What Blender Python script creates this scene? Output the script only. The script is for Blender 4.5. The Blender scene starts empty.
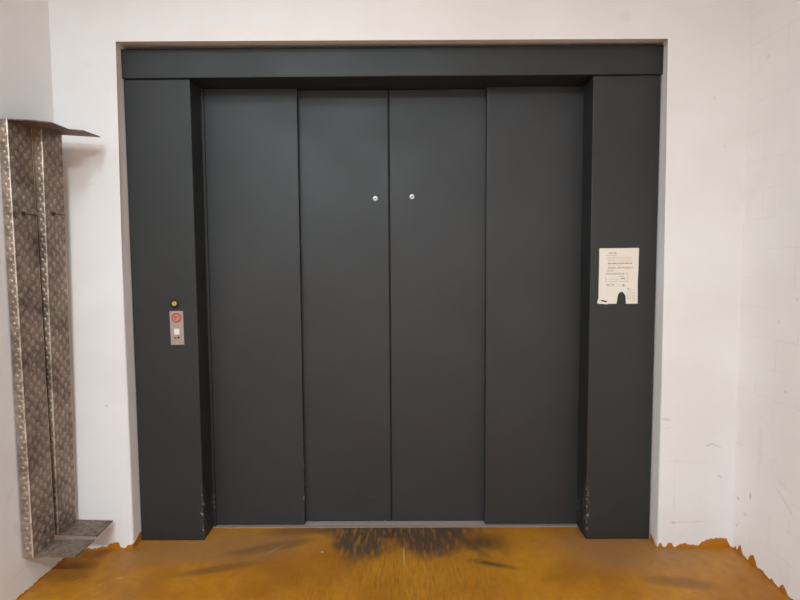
import bpy, bmesh, math, random
from mathutils import Vector, Matrix
random.seed(7)
S = bpy.context.scene
C = S.collection

# ------------------------------------------------------------------ camera
cam_d = bpy.data.cameras.new('camera')
cam = bpy.data.objects.new('camera', cam_d); C.objects.link(cam)
f, pit, yaw, roll = 565.252, .0704, .0068, -.0062
cy, sy, cp, sp, cr, sr = math.cos(yaw), math.sin(yaw), math.cos(pit), math.sin(pit), math.cos(roll), math.sin(roll)
r0 = Vector((cy, sy, 0)); yf = Vector((-sy, cy, 0)); zz = Vector((0, 0, 1))
fw = yf*cp - zz*sp; u0 = yf*sp + zz*cp
rt = r0*cr + u0*sr; up = u0*cr - r0*sr
m = Matrix((rt, up, -fw)).transposed().to_4x4()
m.translation = (0, -2.947, 1.55)
cam.matrix_world = m
cam_d.sensor_width = 36; cam_d.lens = 36*f/800; cam_d.clip_start = .05
S.camera = cam

# ------------------------------------------------------------------ world, lamps, exposure
w = bpy.data.worlds.new('world'); S.world = w; w.use_nodes = True
w.node_tree.nodes['Background'].inputs[0].default_value = (.9, .93, 1, 1)
w.node_tree.nodes['Background'].inputs[1].default_value = .05
def lamp(x, y, z, sx, sy_, power, col):     # flat ceiling luminaire shining down
    d = bpy.data.lights.new('ceiling_lamp', 'AREA'); d.shape = 'RECTANGLE'; d.size = sx; d.size_y = sy_
    d.energy = power; d.color = col
    o = bpy.data.objects.new('ceiling_lamp', d); C.objects.link(o); o.location = (x, y, z)
WHITE = (.76, .93, 1.01)
lamp(-1.1, -2.5, 3.5, .3, 1.2, 60, WHITE)
lamp(-.4, -4.5, 3.5, 1.2, .3, 236, WHITE)
vs = S.view_settings
vs.view_transform = 'Standard'; vs.look = 'None'; vs.gamma = 1; vs.use_curve_mapping = False
vs.exposure = -.17

# ------------------------------------------------------------------ material helpers
def lin(*c):
    return tuple(((v/255)/12.92 if v/255 <= .04045 else ((v/255+.055)/1.055)**2.4) for v in c)+(1,)
class NT:
    def __init__(s, name):
        s.m = bpy.data.materials.new(name); s.m.use_nodes = True
        s.t = s.m.node_tree; s.b = s.t.nodes['Principled BSDF']
        s.pos = s.t.nodes.new('ShaderNodeNewGeometry').outputs['Position']
    def new(s, ty, **kw):
        n = s.t.nodes.new(ty)
        for k, v in kw.items(): setattr(n, k, v)
        return n
    def link(s, a, b): s.t.links.new(a, b)
    def mapping(s, loc=(0, 0, 0), rot=(0, 0, 0), scale=(1, 1, 1), kind='TEXTURE', src=None):
        n = s.new('ShaderNodeMapping', vector_type=kind)
        n.inputs['Location'].default_value = loc; n.inputs['Rotation'].default_value = rot; n.inputs['Scale'].default_value = scale
        s.link(src or s.pos, n.inputs[0]); return n.outputs[0]
    def noise(s, scale, detail=4, rough=.55, vec=None):
        n = s.new('ShaderNodeTexNoise'); n.inputs['Scale'].default_value = scale
        n.inputs['Detail'].default_value = detail; n.inputs['Roughness'].default_value = rough
        s.link(vec or s.pos, n.inputs['Vector']); return n.outputs['Fac']
    def ramp(s, v, lo, hi, a=0., b=1., smooth=True):
        n = s.new('ShaderNodeMapRange'); n.interpolation_type = 'SMOOTHSTEP' if smooth else 'LINEAR'
        s.link(v, n.inputs['Value'])
        n.inputs['From Min'].default_value = lo; n.inputs['From Max'].default_value = hi
        n.inputs['To Min'].default_value = a; n.inputs['To Max'].default_value = b
        return n.outputs['Result']
    def math(s, op, a, b):
        n = s.new('ShaderNodeMath', operation=op); n.use_clamp = op != 'SUBTRACT'
        for i, v in enumerate((a, b)):
            if isinstance(v, (int, float)): n.inputs[i].default_value = v
            else: s.link(v, n.inputs[i])
        return n.outputs[0]
    def blob(s, loc, rad, rot=(0, 0, 0), soft=.5, dist=None, amt=.5):
        v = s.mapping(loc, rot, rad)
        n = s.new('ShaderNodeVectorMath', operation='LENGTH'); s.link(v, n.inputs[0])
        o = n.outputs['Value']
        if dist is not None:
            k = s.new('ShaderNodeMath', operation='MULTIPLY_ADD'); s.link(dist, k.inputs[0])
            k.inputs[1].default_value = amt; s.link(o, k.inputs[2]); 
            z = s.new('ShaderNodeMath', operation='SUBTRACT'); s.link(k.outputs[0], z.inputs[0]); z.inputs[1].default_value = amt*.5
            o = z.outputs[0]
        return s.ramp(o, 1-soft, 1, 1, 0)
    def mix(s, fac, a, b, blend='MIX'):
        n = s.new('ShaderNodeMix', data_type='RGBA', blend_type=blend)
        for i, v in ((0, fac), (6, a), (7, b)):
            if isinstance(v, (int, float)): n.inputs[i].default_value = v
            elif isinstance(v, tuple): n.inputs[i].default_value = v
            else: s.link(v, n.inputs[i])
        return n.outputs[2]
    def bump(s, h, strength=.2, dist=.01):
        n = s.new('ShaderNodeBump'); n.inputs['Strength'].default_value = strength; n.inputs['Distance'].default_value = dist
        s.link(h, n.inputs['Height']); s.link(n.outputs[0], s.b.inputs['Normal'])
    def out(s, col=None, rough=.5, metal=0., spec=.5):
        for k, v in (('Base Color', col), ('Roughness', rough), ('Metallic', metal), ('Specular IOR Level', spec)):
            if v is None: continue
            if isinstance(v, (int, float, tuple)): s.b.inputs[k].default_value = v
            else: s.link(v, s.b.inputs[k])
        return s.m
def plain(name, rgb, rough=.5, metal=0., var=.12, scale=30):
    n = NT(name); c = lin(*rgb)
    d = tuple(x*(1-var) for x in c[:3])+(1,)
    return n.out(n.mix(n.noise(scale), d, c), rough, metal)

WALL = (231, 225, 223)
def wall_mat(name, marks, blocks=False, tint=WALL):
    n = NT(name)
    a = n.noise(1.7, 5); c = lin(*tint); d = tuple(x*k for x, k in zip(c[:3], (.95, .94, .93)))+(1,)
    col = n.mix(n.ramp(a, .35, .65), d, c)
    fine = n.noise(60, 3); dist = n.noise(25, 3)
    # light scattered dirt low on the wall, where trolleys rub
    g = n.math('MULTIPLY', n.ramp(n.noise(9, 6, .7), .60, .72), .16)
    sep = n.new('ShaderNodeSeparateXYZ'); n.link(n.pos, sep.inputs[0])
    low = n.ramp(sep.outputs[2], .75, .15, 0, 1)
    col = n.mix(n.math('MULTIPLY', g, low), col, lin(120, 110, 102))
    for loc, rad, rot, strength, rgb in marks:
        k = n.math('MULTIPLY', n.blob(loc, rad, rot, .7, dist, 1.3), strength*.45)
        col = n.mix(k, col, lin(*rgb))
    h = n.math('ADD', n.math('MULTIPLY', fine, .12), n.math('MULTIPLY', n.noise(5, 4), .5))
    if blocks:
        cmb = n.new('ShaderNodeCombineXYZ'); n.link(sep.outputs[1], cmb.inputs[0]); n.link(sep.outputs[2], cmb.inputs[1])
        b = n.new('ShaderNodeTexBrick'); n.link(cmb.outputs[0], b.inputs[0])
        b.inputs['Scale'].default_value = 1; b.inputs['Brick Width'].default_value = .29; b.inputs['Row Height'].default_value = .145
        b.inputs['Mortar Size'].default_value = .005; b.inputs['Mortar Smooth'].default_value = .6
        jm = n.math('MULTIPLY', b.outputs['Fac'], n.ramp(n.noise(4, 3), .4, .6))
        col = n.mix(n.math('MULTIPLY', jm, .07), col, lin(150, 140, 132))
        h = n.math('SUBTRACT', h, n.math('MULTIPLY', jm, .2))
    n.bump(h, .22, .01)
    return n.out(col, .62, 0, .4)
G = (110, 104, 100); D = (70, 62, 56)
def XZ(x, z, rx, rz, ang, s, c=G): return ((x-(.015 if x > 1 else 0), 0, z), (rx, 5, rz), (0, ang, 0), s, c)
def YZ(x, y, z, ry, rz, ang, s, c=G): return ((x, y, z), (5, ry, rz), (ang, 0, 0), s, c)
M_back = wall_mat('white_wall_paint', [
    XZ(1.63, .562, .035, .006, -.35, .6), XZ(1.672, .556, .035, .006, .45, .65), XZ(1.69, .39, .022, .008, .6, .55),
    XZ(1.455, .137, .018, .008, .1, .8), XZ(1.50, .14, .09, .006, 0, .3), XZ(1.585, .143, .07, .008, -.05, .35),
    XZ(1.40, .70, .03, .008, .1, .45), XZ(1.41, .655, .04, .006, -.3, .35), XZ(1.363, .263, .006, .03, 0, .15),
    XZ(1.455, .25, .008, .05, 0, .2), XZ(1.52, .47, .16, .012, .05, .13), XZ(1.452, .42, .004, .2, 0, .12),
    XZ(-1.581, .787, .014, .007, .3, .6), XZ(-1.44, .42, .008, .008, 0, .5), XZ(-1.61, 1.95, .02, .012, 0, .2),
    XZ(1.60, 2.36, .012, .012, 0, .3), XZ(1.66, 2.12, .012, .010, 0, .25), XZ(1.14, 2.76, .05, .035, 0, .15), XZ(-1.60, 2.55, .05, .012, .5, .1),
    XZ(-1.6, .20, .05, .006, 0, .1)])
M_right = wall_mat('white_block_paint_lit', [
    YZ(1.76, -.141, .345, .010, .022, .1, .9, D), YZ(1.76, -.035, .285, .014, .012, .3, .7, D),
    YZ(1.76, -.417, 1.365, .008, .008, 0, .7), YZ(1.76, -.40, 1.5, .004, .16, 0, .3), YZ(1.76, -.149, 2.514, .02, .012, 0, .3),
    YZ(1.76, -.368, .932, .012, .010, 0, .5), YZ(1.76, -.30, 1.25, .012, .012, .5, .4), YZ(1.76, -.03, .14, .02, .006, 0, .5),
    YZ(1.76, -.05, .165, .02, .006, 0, .4), YZ(1.76, -.4, .42, .1, .01, .6, .3), YZ(1.76, -.36, .5, .05, .02, .5, .2), YZ(1.76, -.2, .6, .03, .2, .05, .12),
    YZ(1.76, -.1, .23, .03, .015, 0, .3)], True, (245, 239, 237))  # base tone raised to stand in for stronger light on this wall
M_left = wall_mat('white_side_paint', [
    ((-1.790, -.43, .1145), (5, .11, .0035), (.066, 0, 0), .4, (120, 104, 90)), YZ(-1.742, -.47, .5, .06, .02, .8, .15),
    YZ(-1.742, -.44, .32, .02, .05, .2, .15)])
M_plain = wall_mat('white_room_paint', [])

# floor: worn orange epoxy with rubber marks, dusty film and painted-in wall sheen
def floor_mat():
    n = NT('orange_epoxy')
    big = n.noise(2.2, 5, .6); mid = n.noise(9, 5, .65)
    streak = n.noise(1, 5, .6, n.mapping(scale=(46, 7, 1), kind='POINT'))
    streak2 = n.noise(1, 4, .6, n.mapping(scale=(80, 8, 1), kind='POINT'))
    col = n.mix(n.ramp(big, .35, .68), lin(158, 96, 18), lin(188, 124, 24))
    col = n.mix(n.math('MULTIPLY', n.ramp(mid, .45, .75), .45), col, lin(136, 84, 36))
    # dusty brown film with wall reflections painted in, in front of both posts
    dust_sheen = n.math('MAXIMUM', n.blob((-1.0, .02, 0), (.75, .26, 1), (0, 0, .12), .7, big, .6), n.blob((1.25, -.05, 0), (.75, .33, 1), (0, 0, -.1), .7, big, .6))
    col = n.mix(n.math('MULTIPLY', dust_sheen, .62), col, lin(150, 108, 70))
    # dark rubber smears
    def smear(c, blobs, tone, str_, st, lo, hi):
        k = None
        for b in blobs:
            q = n.blob(*b, dist=mid, amt=.8); k = q if k is None else n.math('MAXIMUM', k, q)
        k = n.math('MULTIPLY', n.math('MULTIPLY', k, n.ramp(st, lo, hi)), str_)
        return n.mix(k, c, lin(*tone))
    col = smear(col, [((-.03, .22, 0), (.58, .15, 1), (0, 0, 0), .5), ((.13, .13, 0), (.19, .30, 1), (0, 0, 0), .5), ((-.26, .12, 0), (.20, .30, 1), (0, 0, .2), .5)], (66, 57, 48), .92, streak, .25, .54)
    col = smear(col, [((-.03, .22, 0), (.80, .06, 1), (0, 0, 0), .8), ((.1, .1, 0), (.5, .28, 1), (0, 0, 0), .95)], (78, 60, 42), .75, streak, .36, .56)
    col = smear(col, [((.34, .06, 0), (.06, .24, 1), (0, 0, .55), .8), ((.44, -.16, 0), (.20, .035, 1), (0, 0, -.35), .9), ((.42, .06, 0), (.22, .14, 1), (0, 0, 0), .95),
                      ((.29, .14, 0), (.04, .16, 1), (0, 0, .3), .8)], (76, 56, 34), .85, mid, .28, .5)
    col = smear(col, [((.03, -.42, 0), (.045, .30, 1), (0, 0, .04), .8), ((.0, -.25, 0), (.9, .5, 1), (0, 0, 0), .95)], (92, 64, 30), .45, streak2, .42, .68)
    col = smear(col, [((-.72, .02, 0), (.34, .07, 1), (0, 0, .35), .7), ((-.95, -.2, 0), (.32, .05, 1), (0, 0, .3), .7), ((1.32, -.33, 0), (.24, .07, 1), (0, 0, -.2), .7), ((-.6, .2, 0), (.3, .08, 1), (0, 0, .1), .7)], (104, 72, 42), .6, big, .25, .55)
    # pale scratches
    for b, s in ((((-.007, -.07, 0), (.0035, .14, 1), (0, 0, 0), .5), .45), (((-.70, -.01, 0), (.003, .09, 1), (0, 0, -.6), .5), .35), (((-.444, -.037, 0), (.010, .006, 1), (0, 0, 0), .4), .95),
                 (((-1.40, -.28, 0), (.02, .012, 1), (0, 0, .4), .6), .2), (((-1.60, -.30, 0), (.02, .008, 1), (0, 0, .8), .6), .2), (((-1.47, -.34, 0), (.014, .01, 1), (0, 0, .8), .6), .2)):
        col = n.mix(n.math('MULTIPLY', n.blob(*b), s), col, lin(222, 200, 166))
    n.bump(n.math('ADD', n.math('MULTIPLY', mid, .5), n.math('MULTIPLY', n.noise(70, 2), .2)), .12, .01)
    return n.out(col, n.ramp(mid, .3, .7, .42, .62), 0, .4)
M_floor = floor_mat()

def door_mat(name, rgb, chips=()):
    n = NT(name); c = lin(*rgb)
    d = tuple(x*.86 for x in c[:3])+(1,)
    col = n.mix(n.ramp(n.noise(3, 4), .35, .65), d, c)
    dist = n.noise(90, 3)
    for loc, rad, s in chips:
        k = n.math('MULTIPLY', n.blob(loc, rad, (0, 0, 0), .6), n.ramp(n.noise(55, 4, .7), .56, .62))
        col = n.mix(n.math('MULTIPLY', k, s), col, lin(176, 172, 168))
    n.bump(n.noise(260, 2), .03, .002)
    return n.out(col, n.ramp(n.noise(2.5, 3), .3, .7, .49, .56), 0, .5)
M_frame = door_mat('anthracite_frame_paint', (37, 38, 38), [((-1.1225, .10, .16), (.022, .05, .17), .9), ((-1.122, .23, .13), (.03, .05, .09), .6), ((.9985, .10, .18), (.022, .06, .20), .9), ((.9985, .22, .13), (.03, .05, .1), .7), ((1.351, .09, 1.2), (.006, .05, 1.3), .3)])
M_panel = door_mat('anthracite_panel_paint', (43, 43, 44), [((-.198, .305, .148), (.02, .05, .02), .9), ((-.14, .305, .008), (.12, .05, .006), .7), ((-.588, .265, .25), (.01, .05, .3), .5)])
M_black = plain('seam_black', (18, 18, 18), .7)  # black for the shade inside the door seam
M_sill = plain('worn_aluminium', (168, 150, 138), .5, .2, .3, 40)
M_steel = plain('brushed_steel', (178, 160, 148), .42, .4, .15, 120)
M_silver = plain('polished_silver', (186, 186, 184), .34, .7, .05)
M_brass = plain('brass', (226, 200, 120), .3, .7, .1)
M_brassd = plain('dark_brass', (62, 48, 30), .4, .7, .1)
M_red = plain('red_enamel', (176, 62, 54), .45)
M_pink = plain('faded_red', (196, 124, 110), .5)
M_ink = plain('printing_ink', (158, 148, 142), .7)
M_darkink = plain('dark_ink', (42, 36, 34), .7)
M_redink = plain('red_ink', (212, 166, 158), .7)
M_white = plain('white_plastic', (226, 218, 210), .4, 0, .05)
M_paper = plain('notice_paper', (232, 222, 208), .75, 0, .06, 12)
M_upstand = plain('orange_wall_paint_edge', (190, 116, 22), .5, 0, .3, 14)

def alu_mat(name, a, b, rough, metal):
    n = NT(name)
    g = n.noise(7, 6, .65); h = n.noise(45, 4, .6)
    k = n.math('ADD', n.math('MULTIPLY', g, .6), n.math('MULTIPLY', h, .4))
    col = n.mix(n.ramp(k, .36, .62), lin(*a), lin(*b))
    n.bump(h, .15, .003)
    return n.out(col, rough, metal)
M_alu = alu_mat('grimy_chequer_aluminium', (94, 77, 67), (146, 124, 110), .5, .45)
M_dome = alu_mat('worn_chequer_studs', (116, 100, 88), (168, 149, 135), .42, .5)
M_flange = alu_mat('paler_chequer_aluminium', (106, 91, 80), (158, 141, 127), .45, .4)  # side flanges in a paler tone than the tread plate
M_edge = alu_mat('bright_worn_edge', (140, 126, 112), (220, 208, 194), .38, .5)

# ------------------------------------------------------------------ mesh helpers
def obj(name, bm, mats, parent=None, smooth=False):
    me = bpy.data.meshes.new(name)
    bmesh.ops.recalc_face_normals(bm, faces=bm.faces)
    bm.to_mesh(me); bm.free()
    for x in (mats if isinstance(mats, (list, tuple)) else [mats]): me.materials.append(x)
    if smooth:
        for p in me.polygons: p.use_smooth = True
    o = bpy.data.objects.new(name, me); C.objects.link(o)
    if parent: o.parent = parent
    return o
def box(bm, x0, x1, y0, y1, z0, z1, bev=0, mi=0, seg=2):
    r = bmesh.ops.create_cube(bm, size=1)
    vs_ = r['verts']
    for v in vs_: v.co = Vector(((x0+x1)/2+v.co.x*(x1-x0), (y0+y1)/2+v.co.y*(y1-y0), (z0+z1)/2+v.co.z*(z1-z0)))
    fs = {f_ for v in vs_ for f_ in v.link_faces}
    for f_ in fs: f_.material_index = mi
    if bev:
        es = list({e for v in vs_ for e in v.link_edges})
        bmesh.ops.bevel(bm, geom=es, offset=bev, segments=seg, affect='EDGES', profile=.5)
    return bm
def prism(bm, pts, y0, y1, mi=0, axis='y'):
    """polygon in (x,z) extruded along y (or polygon in (y,z) along x)"""
    def P(a, b, d): return (a, d, b) if axis == 'y' else (d, a, b)
    A = [bm.verts.new(P(a, b, y0)) for a, b in pts]; B = [bm.verts.new(P(a, b, y1)) for a, b in pts]
    fs = [bm.faces.new(A), bm.faces.new(B[::-1])]
    for i in range(len(pts)):
        j = (i+1) % len(pts); fs.append(bm.faces.new((A[j], A[i], B[i], B[j])))
    for f_ in fs: f_.material_index = mi
    return A, B
def disc_y(bm, x, y, z, prof, mi=0, seg=28, mis=None):
    """lathe about an axis pointing to -y; prof = [(radius, distance towards viewer)]"""
    rings = []
    for r_, d in prof:
        rings.append([bm.verts.new((x+r_*math.cos(2*math.pi*k/seg), y-d, z+r_*math.sin(2*math.pi*k/seg))) for k in range(seg)])
    for i in range(len(rings)-1):
        for k in range(seg):
            f_ = bm.faces.new((rings[i][k], rings[i][(k+1) % seg], rings[i+1][(k+1) % seg], rings[i+1][k]))
            f_.material_index = mis[i] if mis else mi
    f_ = bm.faces.new(rings[-1]); f_.material_index = mis[-1] if mis else mi
    f_ = bm.faces.new(rings[0][::-1]); f_.material_index = mis[0] if mis else mi
    return bm
def thing(name, label, cat, loc=(0, 0, 0), group=None):
    o = bpy.data.objects.new(name, None); C.objects.link(o); o.location = loc; o.empty_display_size = .1
    o['label'] = label; o['category'] = cat
    if group: o['group'] = group
    return o
def struct(name, bm, mat, **k):
    o = obj(name, bm, mat, **k); o['kind'] = 'structure'; return o
def shift(bm, loc):
    bmesh.ops.translate(bm, verts=bm.verts, vec=-Vector(loc)); return bm

# ------------------------------------------------------------------ the room
XL, XR, X1, X2, Z1, H = -1.790, 1.756, -1.472, 1.357, 2.6695, 3.6
bm = bmesh.new()
A, B = prism(bm, [(XL, -.05), (X1, -.05), (X1, Z1+.013), (X2, Z1+.003), (X2, -.05), (XR, -.05), (XR, H), (XL, H)], 0, .55)
es = []
bm.edges.ensure_lookup_table()
for i, j in ((1, 2), (2, 3), (3, 4)):
    es.append(bm.edges.get((A[i], A[j])))
bmesh.ops.bevel(bm, geom=es, offset=.016, segments=4, affect='EDGES', profile=.5)
struct('wall_back', bm, M_back)
struct('wall_left', box(bmesh.new(), XL-.2, XL, -7, .55, -.05, H), M_left)
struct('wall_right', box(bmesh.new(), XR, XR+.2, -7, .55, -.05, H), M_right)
struct('wall_rear', box(bmesh.new(), XL-.2, XR+.2, -7.2, -7, -.05, H), M_plain)
struct('ceiling', box(bmesh.new(), XL-.2, XR+.2, -7.2, .55, H, H+.1), M_plain)
struct('floor', box(bmesh.new(), XL-.2, XR+.2, -7.2, .55, -.1, 0), M_floor)

# orange floor paint carried up the foot of the walls with a ragged upper edge
def ragged(n0, n1, keys, step=.008, amp=.004, lo=.002):
    pts = []; x = n0
    d = 1 if n1 > n0 else -1
    while (n1-x)*d > 0:
        for (a, ha), (b, hb) in zip(keys, keys[1:]):
            if min(a, b) <= x <= max(a, b) and a != b:
                h = ha+(hb-ha)*(x-a)/(b-a); break
        pts.append((x, max(lo, h+random.uniform(-amp, amp)))); x += d*step*random.uniform(.6, 1.4)
    pts.append((n1, max(lo, keys[-1][1])))
    return pts
def strip(name, pts, d0, d1, axis):
    bm = bmesh.new()
    P = [(pts[0][0], -.002)]+pts+[(pts[-1][0], -.002)]
    prism(bm, P, d0, d1, 0, axis)
    return struct(name, bm, M_upstand)
strip('trim_1', ragged(XL, X1-.001, [(XL, .004), (-1.70, .004), (-1.665, .006), (-1.635, .016), (-1.61, .010), (-1.597, .034), (-1.547, .036), (-1.543, .008), (-1.51, .008), (-1.505, .016), (-1.493, .024), (X1, .030)]), -.0015, .001, 'y')
strip('trim_2', ragged(.004, .105, [(0, .030), (.03, .032), (.07, .050), (.11, .054)], .008, .003), X1-.001, X1+.0015, 'x')
strip('trim_3', ragged(X2+.003, XR, [(X2, .002), (1.366, .020), (1.376, .030), (1.382, .002), (1.402, .002), (1.406, .026), (1.435, .030), (1.441, .002), (1.452, .002), (1.47, .018), (1.50, .024), (1.54, .013), (1.58, .014), (1.60, .034), (1.63, .046), (1.68, .053), (1.722, .050), (1.732, .030), (1.745, .006), (XR, .003)], .006), -.0015, .001, 'y')
kk = [(0, 0.0020), (-.02, 0.0064), (-.03, 0.0281), (-.045, 0.0020), (-.06, 0.0436), (-.075, 0.0529), (-.085, 0.0188), (-.11, 0.0095), (-.14, 0.0020), (-.15, 0.0343), (-.18, 0.0529), (-.20, 0.0374), (-.215, 0.0064), (-.25, 0.0188), (-.28, 0.0095), (-.31, 0.0033), (-.33, 0.0188), (-.36, 0.0020), (-.38, 0.0020), (-.40, 0.0343), (-.42, 0.0312), (-.44, 0.0020), (-.6, 0.0126), (-.8, 0.0020), (-1.1, 0.0095), (-1.15, 0.0095)]
strip('trim_4', ragged(-.001, -1.15, kk, .007), XR-.0015, XR+.001, 'x')
strip('trim_5', ragged(-.001, -1.15, [(0, .004), (-.1, .006), (-.2, .003), (-.3, .008), (-.36, .002), (-.45, .010), (-.5, .004), (-.7, .012), (-1.15, .005)], .01), XL-.001, XL+.0015, 'x')
strip('trim_6', ragged(.004, .09, [(0, .002), (.03, .006), (.06, .026), (.09, .036)], .008, .003), X2-.0015, X2+.001, 'x')

# ------------------------------------------------------------------ the lift door
E = thing('elevator_door', 'dark grey four panel freight elevator door filling the white wall opening', 'elevator door', (-.06, .265, 0))
L = E.location
FX0, FX1, PI0, PI1 = -1.4705, 1.3555, -1.1185, .9985
def part(name, bm, mat, parent=E, **k): return obj(name, shift(bm, L), mat, parent, **k)
for a, b, bx in ((FX0+.0025, PI0, 1), (PI1, FX1-.005, -1)):
    bm = box(bmesh.new(), a, b, .0901, .249, 0.002, 2.5065, .005)
    part('post', bm, M_frame)
part('jamb_strip', box(bmesh.new(), PI0-.02, PI0+.013, .2505, .262, .004, 2.5065, .001), M_frame)
bm = box(bmesh.new(), FX0-.0005, FX1+.001, .079, .42, 2.508, 2.657, .004)
part('header', bm, M_frame)
bm = bmesh.new()
box(bm, PI0-.03, PI1+.03, .236, .262, -.004, .0035, .001)
for i in range(4): box(bm, PI0-.03, PI1+.03, .275+.030*i, .291+.030*i, -.004, .0035, .001)
box(bm, PI0-.03, PI1+.03, .236, .42, -.008, .0005)
part('sill', bm, M_sill)
MID = -.0800
def panel(x0, x1, y, th, zb=.0055):
    bm = box(bmesh.new(), x0, x1, y, y+th, zb, 2.507, .004, 0, 3)
    return bm
part('door_panel', panel(PI0-.035, -.588, .265, .034), M_panel)
p2 = part('door_panel', panel(-.64, MID-.0038, .305, .034), M_panel)
p3 = part('door_panel', panel(MID+.0038, .52, .305, .034), M_panel)
part('door_panel', panel(.467, PI1+.035, .265, .034), M_panel)
part('seam_dark_strip', box(bmesh.new(), MID-.0037, MID+.0037, .318, .336, .01, 2.50), M_black, p2)  # black strip added to paint the darkness of the open centre seam
for p, x, z in ((p2, -.159, 1.900), (p3, .050, 1.909)):
    bm = disc_y(bmesh.new(), x, .3052, z, [(.0155, 0), (.0155, .003), (.0125, .0062), (.0075, .0066), (.006, .0035), (.001, .0032)], seg=28, mis=[0, 0, 0, 0, 1, 1])
    q = obj('lock_cover', shift(bm, L), [M_silver, plain('silver_recess', (120, 120, 118), .3, .8)], p, smooth=False)
    q['label'] = 'round silver lock cover'

# ------------------------------------------------------------------ key switch and call panel on the left post
FY = .0898
K = thing('key_switch', 'small round brass key switch on left door post above call panel', 'key switch', (-1.236, FY, 1.324))
bm = disc_y(bmesh.new(), 0, 0, 0, [(.025, 0), (.025, .003), (.021, .006), (.0115, .006)], seg=32)
obj('collar', bm, M_brassd, K)
bm = disc_y(bmesh.new(), 0, -.002, 0, [(.0125, 0), (.0125, .008), (.0105, .010), (.002, .010)], seg=32)
cyl = obj('lock_cylinder', bm, M_brass, K)
obj('keyhole', box(bmesh.new(), -.0014, .0014, -.0130, -.0118, -.005, .005), M_darkink, cyl)

P = thing('call_panel', 'narrow steel lift call panel with red ring on left door post', 'call panel', (-1.2295, FY, 1.191))
P.rotation_euler = (0, -.012, 0)
obj('faceplate', box(bmesh.new(), -.0365, .0365, -.003, -.0002, -.092, .092, .0012), M_steel, P)
bm = bmesh.new()
seg, R1, r1 = 40, .023, .0035
rings = []
for i in range(seg):
    a = 2*math.pi*i/seg
    rings.append([bm.verts.new(((R1+r1*math.cos(t))*math.cos(a), -.0035-r1*math.sin(t)*.8, .056+(R1+r1*math.cos(t))*math.sin(a))) for t in [2*math.pi*k/8 for k in range(8)]])
for i in range(seg):
    for k in range(8):
        bm.faces.new((rings[i][k], rings[(i+1) % seg][k], rings[(i+1) % seg][(k+1) % 8], rings[i][(k+1) % 8]))
q = obj('ring', bm, M_red, P, smooth=True); q['label'] = 'red ring around the upper button'
bm = disc_y(bmesh.new(), 0, -.0028, .056, [(.0195, 0), (.0195, .003), (.018, .004)], seg=36)
b_ = obj('emergency_button', bm, M_pink, P); b_['label'] = 'faded red round button'
bm = bmesh.new()
box(bm, -.010, -.005, -.0076, -.0066, .047, .066); box(bm, -.005, .004, -.0076, -.0066, .061, .066); box(bm, -.005, .006, -.0076, -.0066, .053, .057)
obj('symbol', bm, M_red, b_)
bm = bmesh.new()
for k, wd in enumerate((.009, .006, .010, .005)):
    x = -.018+sum((.009, .006, .010, .005)[:k])+k*.0025
    box(bm, x, x+wd, -.0037, -.0028, .006, .0125)
obj('lettering', bm, M_ink, P)
b_ = obj('call_button', box(bmesh.new(), -.0145, .0145, -.0075, -.0028, -.036, -.004, .0015), M_white, P); b_['label'] = 'white square call button'
obj('button_frame', box(bmesh.new(), -.0175, .0175, -.0042, -.0028, -.039, -.001, .0008), M_steel, P)
bm = bmesh.new()
prism(bm, [(.004, -.060), (.014, -.053), (.014, -.049), (.005, -.046), (.001, -.053)], -.0037, -.0028)
box(bm, -.018, -.004, -.0037, -.0028, -.057, -.051); 
obj('arrow_mark', bm, M_brassd, P)
for z in (-.084, .084): obj('screw', disc_y(bmesh.new(), 0, -.0028, z, [(.003, 0), (.003, .001), (.002, .0015)], seg=14), M_silver, P)

# ------------------------------------------------------------------ notice on the right post
N = thing('paper_notice', 'white paper notice with torn arched hole stuck on right door post', 'notice', (1.151, FY, 1.458))
wd, ht = .1055, .149
out = [(-wd, -ht+.012)]
hole = []
cx, hw, top = .0165, .0255, .064
out = [(-wd, ht-.001), (wd, ht+.0005), (wd-.001, .04), (wd-.003, -.03), (wd-.001, -ht), (cx+hw, -ht)]
for k in range(13):
    a = math.pi*k/12
    out.append((cx+hw*.82*math.cos(a)+(.0025 if k < 3 else 0), -ht+.030+(top-.030)*math.sin(a)))
out += [(cx-hw, -ht), (-wd+.05, -ht), (-wd+.048, -ht-.003), (-wd-.006, -ht+.002), (-wd-.004, -ht+.022), (-wd, -ht+.028)]
bm = bmesh.new(); prism(bm, out, -.0016, -.0004)
sheet = obj('sheet', bm, M_paper, N)
# the grey torn scrap seen in the arch
def line(bm, u0, u1, v, h=.0045, gaps=True, y=-.0022):
    x = u0
    while x < u1:
        l = random.uniform(.010, .026) if gaps else u1-u0
        l = min(l, u1-x)
        box(bm, -wd+x*1, -wd+x+l, y, -.0014, ht-v-h, ht-v)
        x += l+(.0032 if gaps else 1)
W2, H2 = 2*wd, 2*ht
M_pale = plain('pale_ink', (186, 174, 164), .7)
def text(m_, u0, u1, v, h=.0045, gaps=True, name='text_line'):
    bm = bmesh.new(); line(bm, u0*W2, u1*W2, v*H2, h, gaps); return obj(name, bm, m_, sheet)
text(M_ink, .23, .43, .08, .005, name='title_line'); text(M_pale, .16, .44, .127, .0025, False, 'underline')
for v in (.165, .19): text(M_redink, .20, .84, v, .0022)
text(M_redink, .22, .83, .225, .0025)
text(M_ink, .22, .83, .265, .0055); text(M_pale, .22, .58, .30, .0022)
text(M_ink, .22, .42, .345, .004); text(M_redink, .45, .86, .335, .0058); text(M_redink, .22, .80, .365, .0025)
text(M_redink, .20, .38, .40, .005)
text(M_ink, .2, .64, .458, .0035); text(M_ink, .5, .64, .50, .003); text(M_ink, .56, .66, .535, .005)
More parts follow.
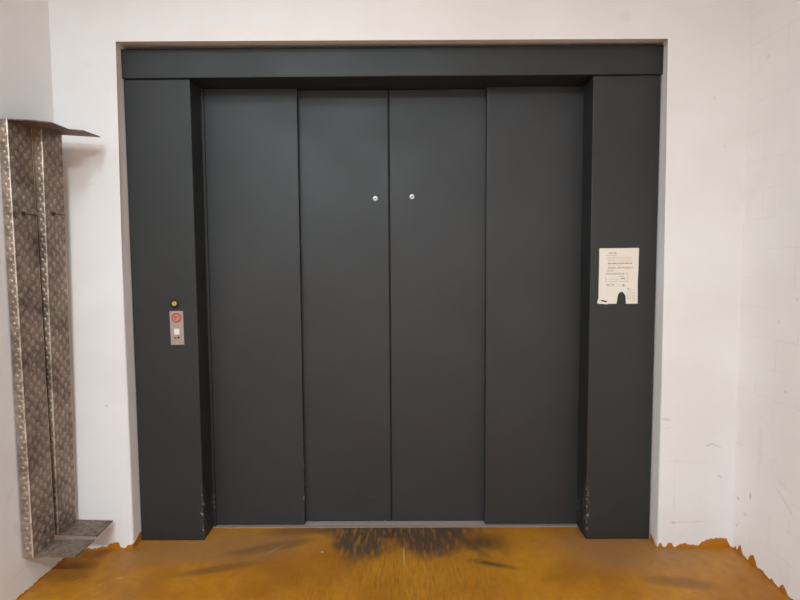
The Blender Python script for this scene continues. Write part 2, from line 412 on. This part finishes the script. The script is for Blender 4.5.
text(M_ink, .2, .30, .65, .005); text(M_ink, .33, .40, .645, .006); text(M_ink, .6, .65, .65, .010); text(M_ink, .72, .78, .72, .005)
bf = bmesh.new()
for v in (.445, .595): line(bf, .17*W2, .72*W2, v*H2, .0018, False)
for u in (.17, .715): box(bf, -wd+u*W2, -wd+u*W2+.0018, -.0022, -.0014, ht-.6*H2, ht-.445*H2)
obj('form_box', bf, M_pale, sheet)
text(M_pale, .17, .70, .555, .0015, False, 'form_rule'); text(M_pale, .17, .72, .68, .0012, False, 'form_rule')
for v in (.75, .80, .84, .88, .91): text(M_pale, .74, .93, v, .0022)
bm = bmesh.new(); prism(bm, [(-wd+.006, -ht+.021), (-wd+.03, -ht+.0195), (-wd+.047, -ht+.013), (-wd+.046, -ht+.008), (-wd+.02, -ht+.013)], -.0024, -.0012)
q = obj('black_mark', bm, M_darkink, sheet)

# ------------------------------------------------------------------ two chequer plate ramps hung in the left corner
def dome(bm, c, ax, ay, n, a, b, h, ang, mi):
    ax, ay = ax*math.cos(ang)+ay*math.sin(ang), ay*math.cos(ang)-ax*math.sin(ang)
    S_ = 10; r_ = []
    for s, d in ((1, 0), (.80, .62), (.42, .95)):
        r_.append([bm.verts.new(c+ax*(a*s*math.cos(2*math.pi*k/S_))+ay*(b*s*math.sin(2*math.pi*k/S_))+n*(h*d)) for k in range(S_)])
    for i in range(2):
        for k in range(S_):
            f_ = bm.faces.new((r_[i][k], r_[i][(k+1) % S_], r_[i+1][(k+1) % S_], r_[i+1][k])); f_.material_index = mi; f_.smooth = True
    f_ = bm.faces.new(r_[2]); f_.material_index = mi; f_.smooth = True
def studs(bm, o, ax, ay, n, la, lb, mi=1, pa=.0300, pb=.056, a=.0175, b=.0140, m_=.012):
    na = max(1, int((la-2*m_)/pa)+1); off = (la-(na-1)*pa)/2
    for i in range(na):
        y = m_+(.0 if i % 2 else pb/2)+.006
        while y < lb-m_:
            dome(bm, o+ax*(off+i*pa)+ay*y, ax, ay, n, a, b, .0028, (math.pi/2+(.55 if i % 2 else -.55)), mi)
            y += pb
X_, Y_, Z_ = Vector((1, 0, 0)), Vector((0, 1, 0)), Vector((0, 0, 1))
def ramp(bottom, top, W, fl, label, boltv, boltlen, lip=.190, drop=.012, fl_top=None):
    b, t = Vector(bottom), Vector(top)
    L_ = (t-b).length; ez = (t-b).normalized(); ex = (Y_.cross(ez)).normalized(); ey = ez.cross(ex)
    R = thing('loading_ramp', label, 'ramp', b, 'chequer plate ramps in the left corner')
    R.rotation_euler = Matrix((ex, ey, ez)).transposed().to_euler()
    th = .005
    bm = box(bmesh.new(), -th, 0, 0, W, 0, L_, .0012, 0, 1)
    studs(bm, Vector((0, 0, 0)), Y_, Z_, X_, W, L_)
    obj('tread_plate', bm, [M_alu, M_dome], R)
    for y0, y1, n, oy in ((0, th, -Y_, 0), (W-th, W, Y_, W)):
        bm = box(bmesh.new(), -fl, -th-.0003, y0, y1, 0, L_, .0012, 0, 1)
        if fl_top:
            for v in bm.verts:
                if v.co.x < -fl*.8: v.co.x += (fl-fl_top)*v.co.z/L_
        studs(bm, Vector((-min(fl, fl_top or fl), oy, 0)), X_, Z_, n, min(fl, fl_top or fl)-.003, L_, 1, .0115, .048, .011, .0115, .0115)
        # bright worn bend along the edge
        segs = 8
        rr = []
        for z in (0.001, L_-.001):
            rr.append([bm.verts.new((-.003+.0036*math.cos(2*math.pi*k/segs), (y0+y1)/2+.0036*math.sin(2*math.pi*k/segs)*(1), z)) for k in range(segs)])
        for k in range(segs):
            f_ = bm.faces.new((rr[0][k], rr[0][(k+1) % segs], rr[1][(k+1) % segs], rr[1][k])); f_.material_index = 2
        bm.faces.new(rr[0][::-1]); bm.faces.new(rr[1])
        obj('side_flange', bm, [M_flange, M_dome, M_edge], R)
    bm = bmesh.new()
    prism(bm, [(.0005, 0), (lip, -.002), (lip, .003), (.0005, .005)], 0, W, 0)
    studs(bm, Vector((.008, 0, .0048)), X_, Y_, Z_, lip-.012, W, 0, .036, .05, .017, .011)
    prism(bm, [(lip, -.0035), (lip+.004, -.0035), (lip+.004, .0045), (lip, .0045)], 0, W, 0)
    obj('lower_lip', bm, [M_alu, M_dome], R)
    bm = bmesh.new()
    prism(bm, [(.0005, L_-.005), (lip*.62, L_-.007-drop*.5), (lip, L_-.005-drop*1.4), (lip, L_-drop*1.4), (lip*.62, L_-.002-drop*.5), (.0005, L_)], 0, W, 0)
    prism(bm, [(-.002, L_-.004), (.006, L_-.004), (.006, L_), (-.002, L_)], W, W+.003, 1)
    obj('upper_lip', bm, [M_alu, M_edge], R)
    bm = bmesh.new(); bv = boltv
    rr = []
    def cyl_x(x0, x1, r_, yy, z):
        a = [bm.verts.new((x0, yy+r_*math.cos(2*math.pi*k/12), z+r_*math.sin(2*math.pi*k/12))) for k in range(12)]
        c = [bm.verts.new((x1, yy+r_*math.cos(2*math.pi*k/12), z+r_*math.sin(2*math.pi*k/12))) for k in range(12)]
        for k in range(12): bm.faces.new((a[k], a[(k+1) % 12], c[(k+1) % 12], c[k]))
        bm.faces.new(a[::-1]); bm.faces.new(c)
    cyl_x(-boltlen, .006, .005, W*.40, bv); cyl_x(.0, .0075, .010, W*.40, bv)
    box(bm, .001, .004, W*.40, W*.98, bv-.002, bv+.002)
    q = obj('fixing_bolt', bm, plain('dark_steel', (58, 50, 44), .5, .6), R); q['label'] = 'dark fixing bolt'
    return R
ramp((-1.734, -.413, .175), (-1.748, -.412, 2.185), .166, .047, 'studded aluminium loading ramp on left wall, the one nearer the camera', 1.598, .055, .192, .012, .040)
ramp((-1.750, -.196, .175), (-1.703, -.242, 2.185), .158, .038, 'studded aluminium loading ramp in the corner, the one nearer the door', 1.611, .074, .191, .006, .066)
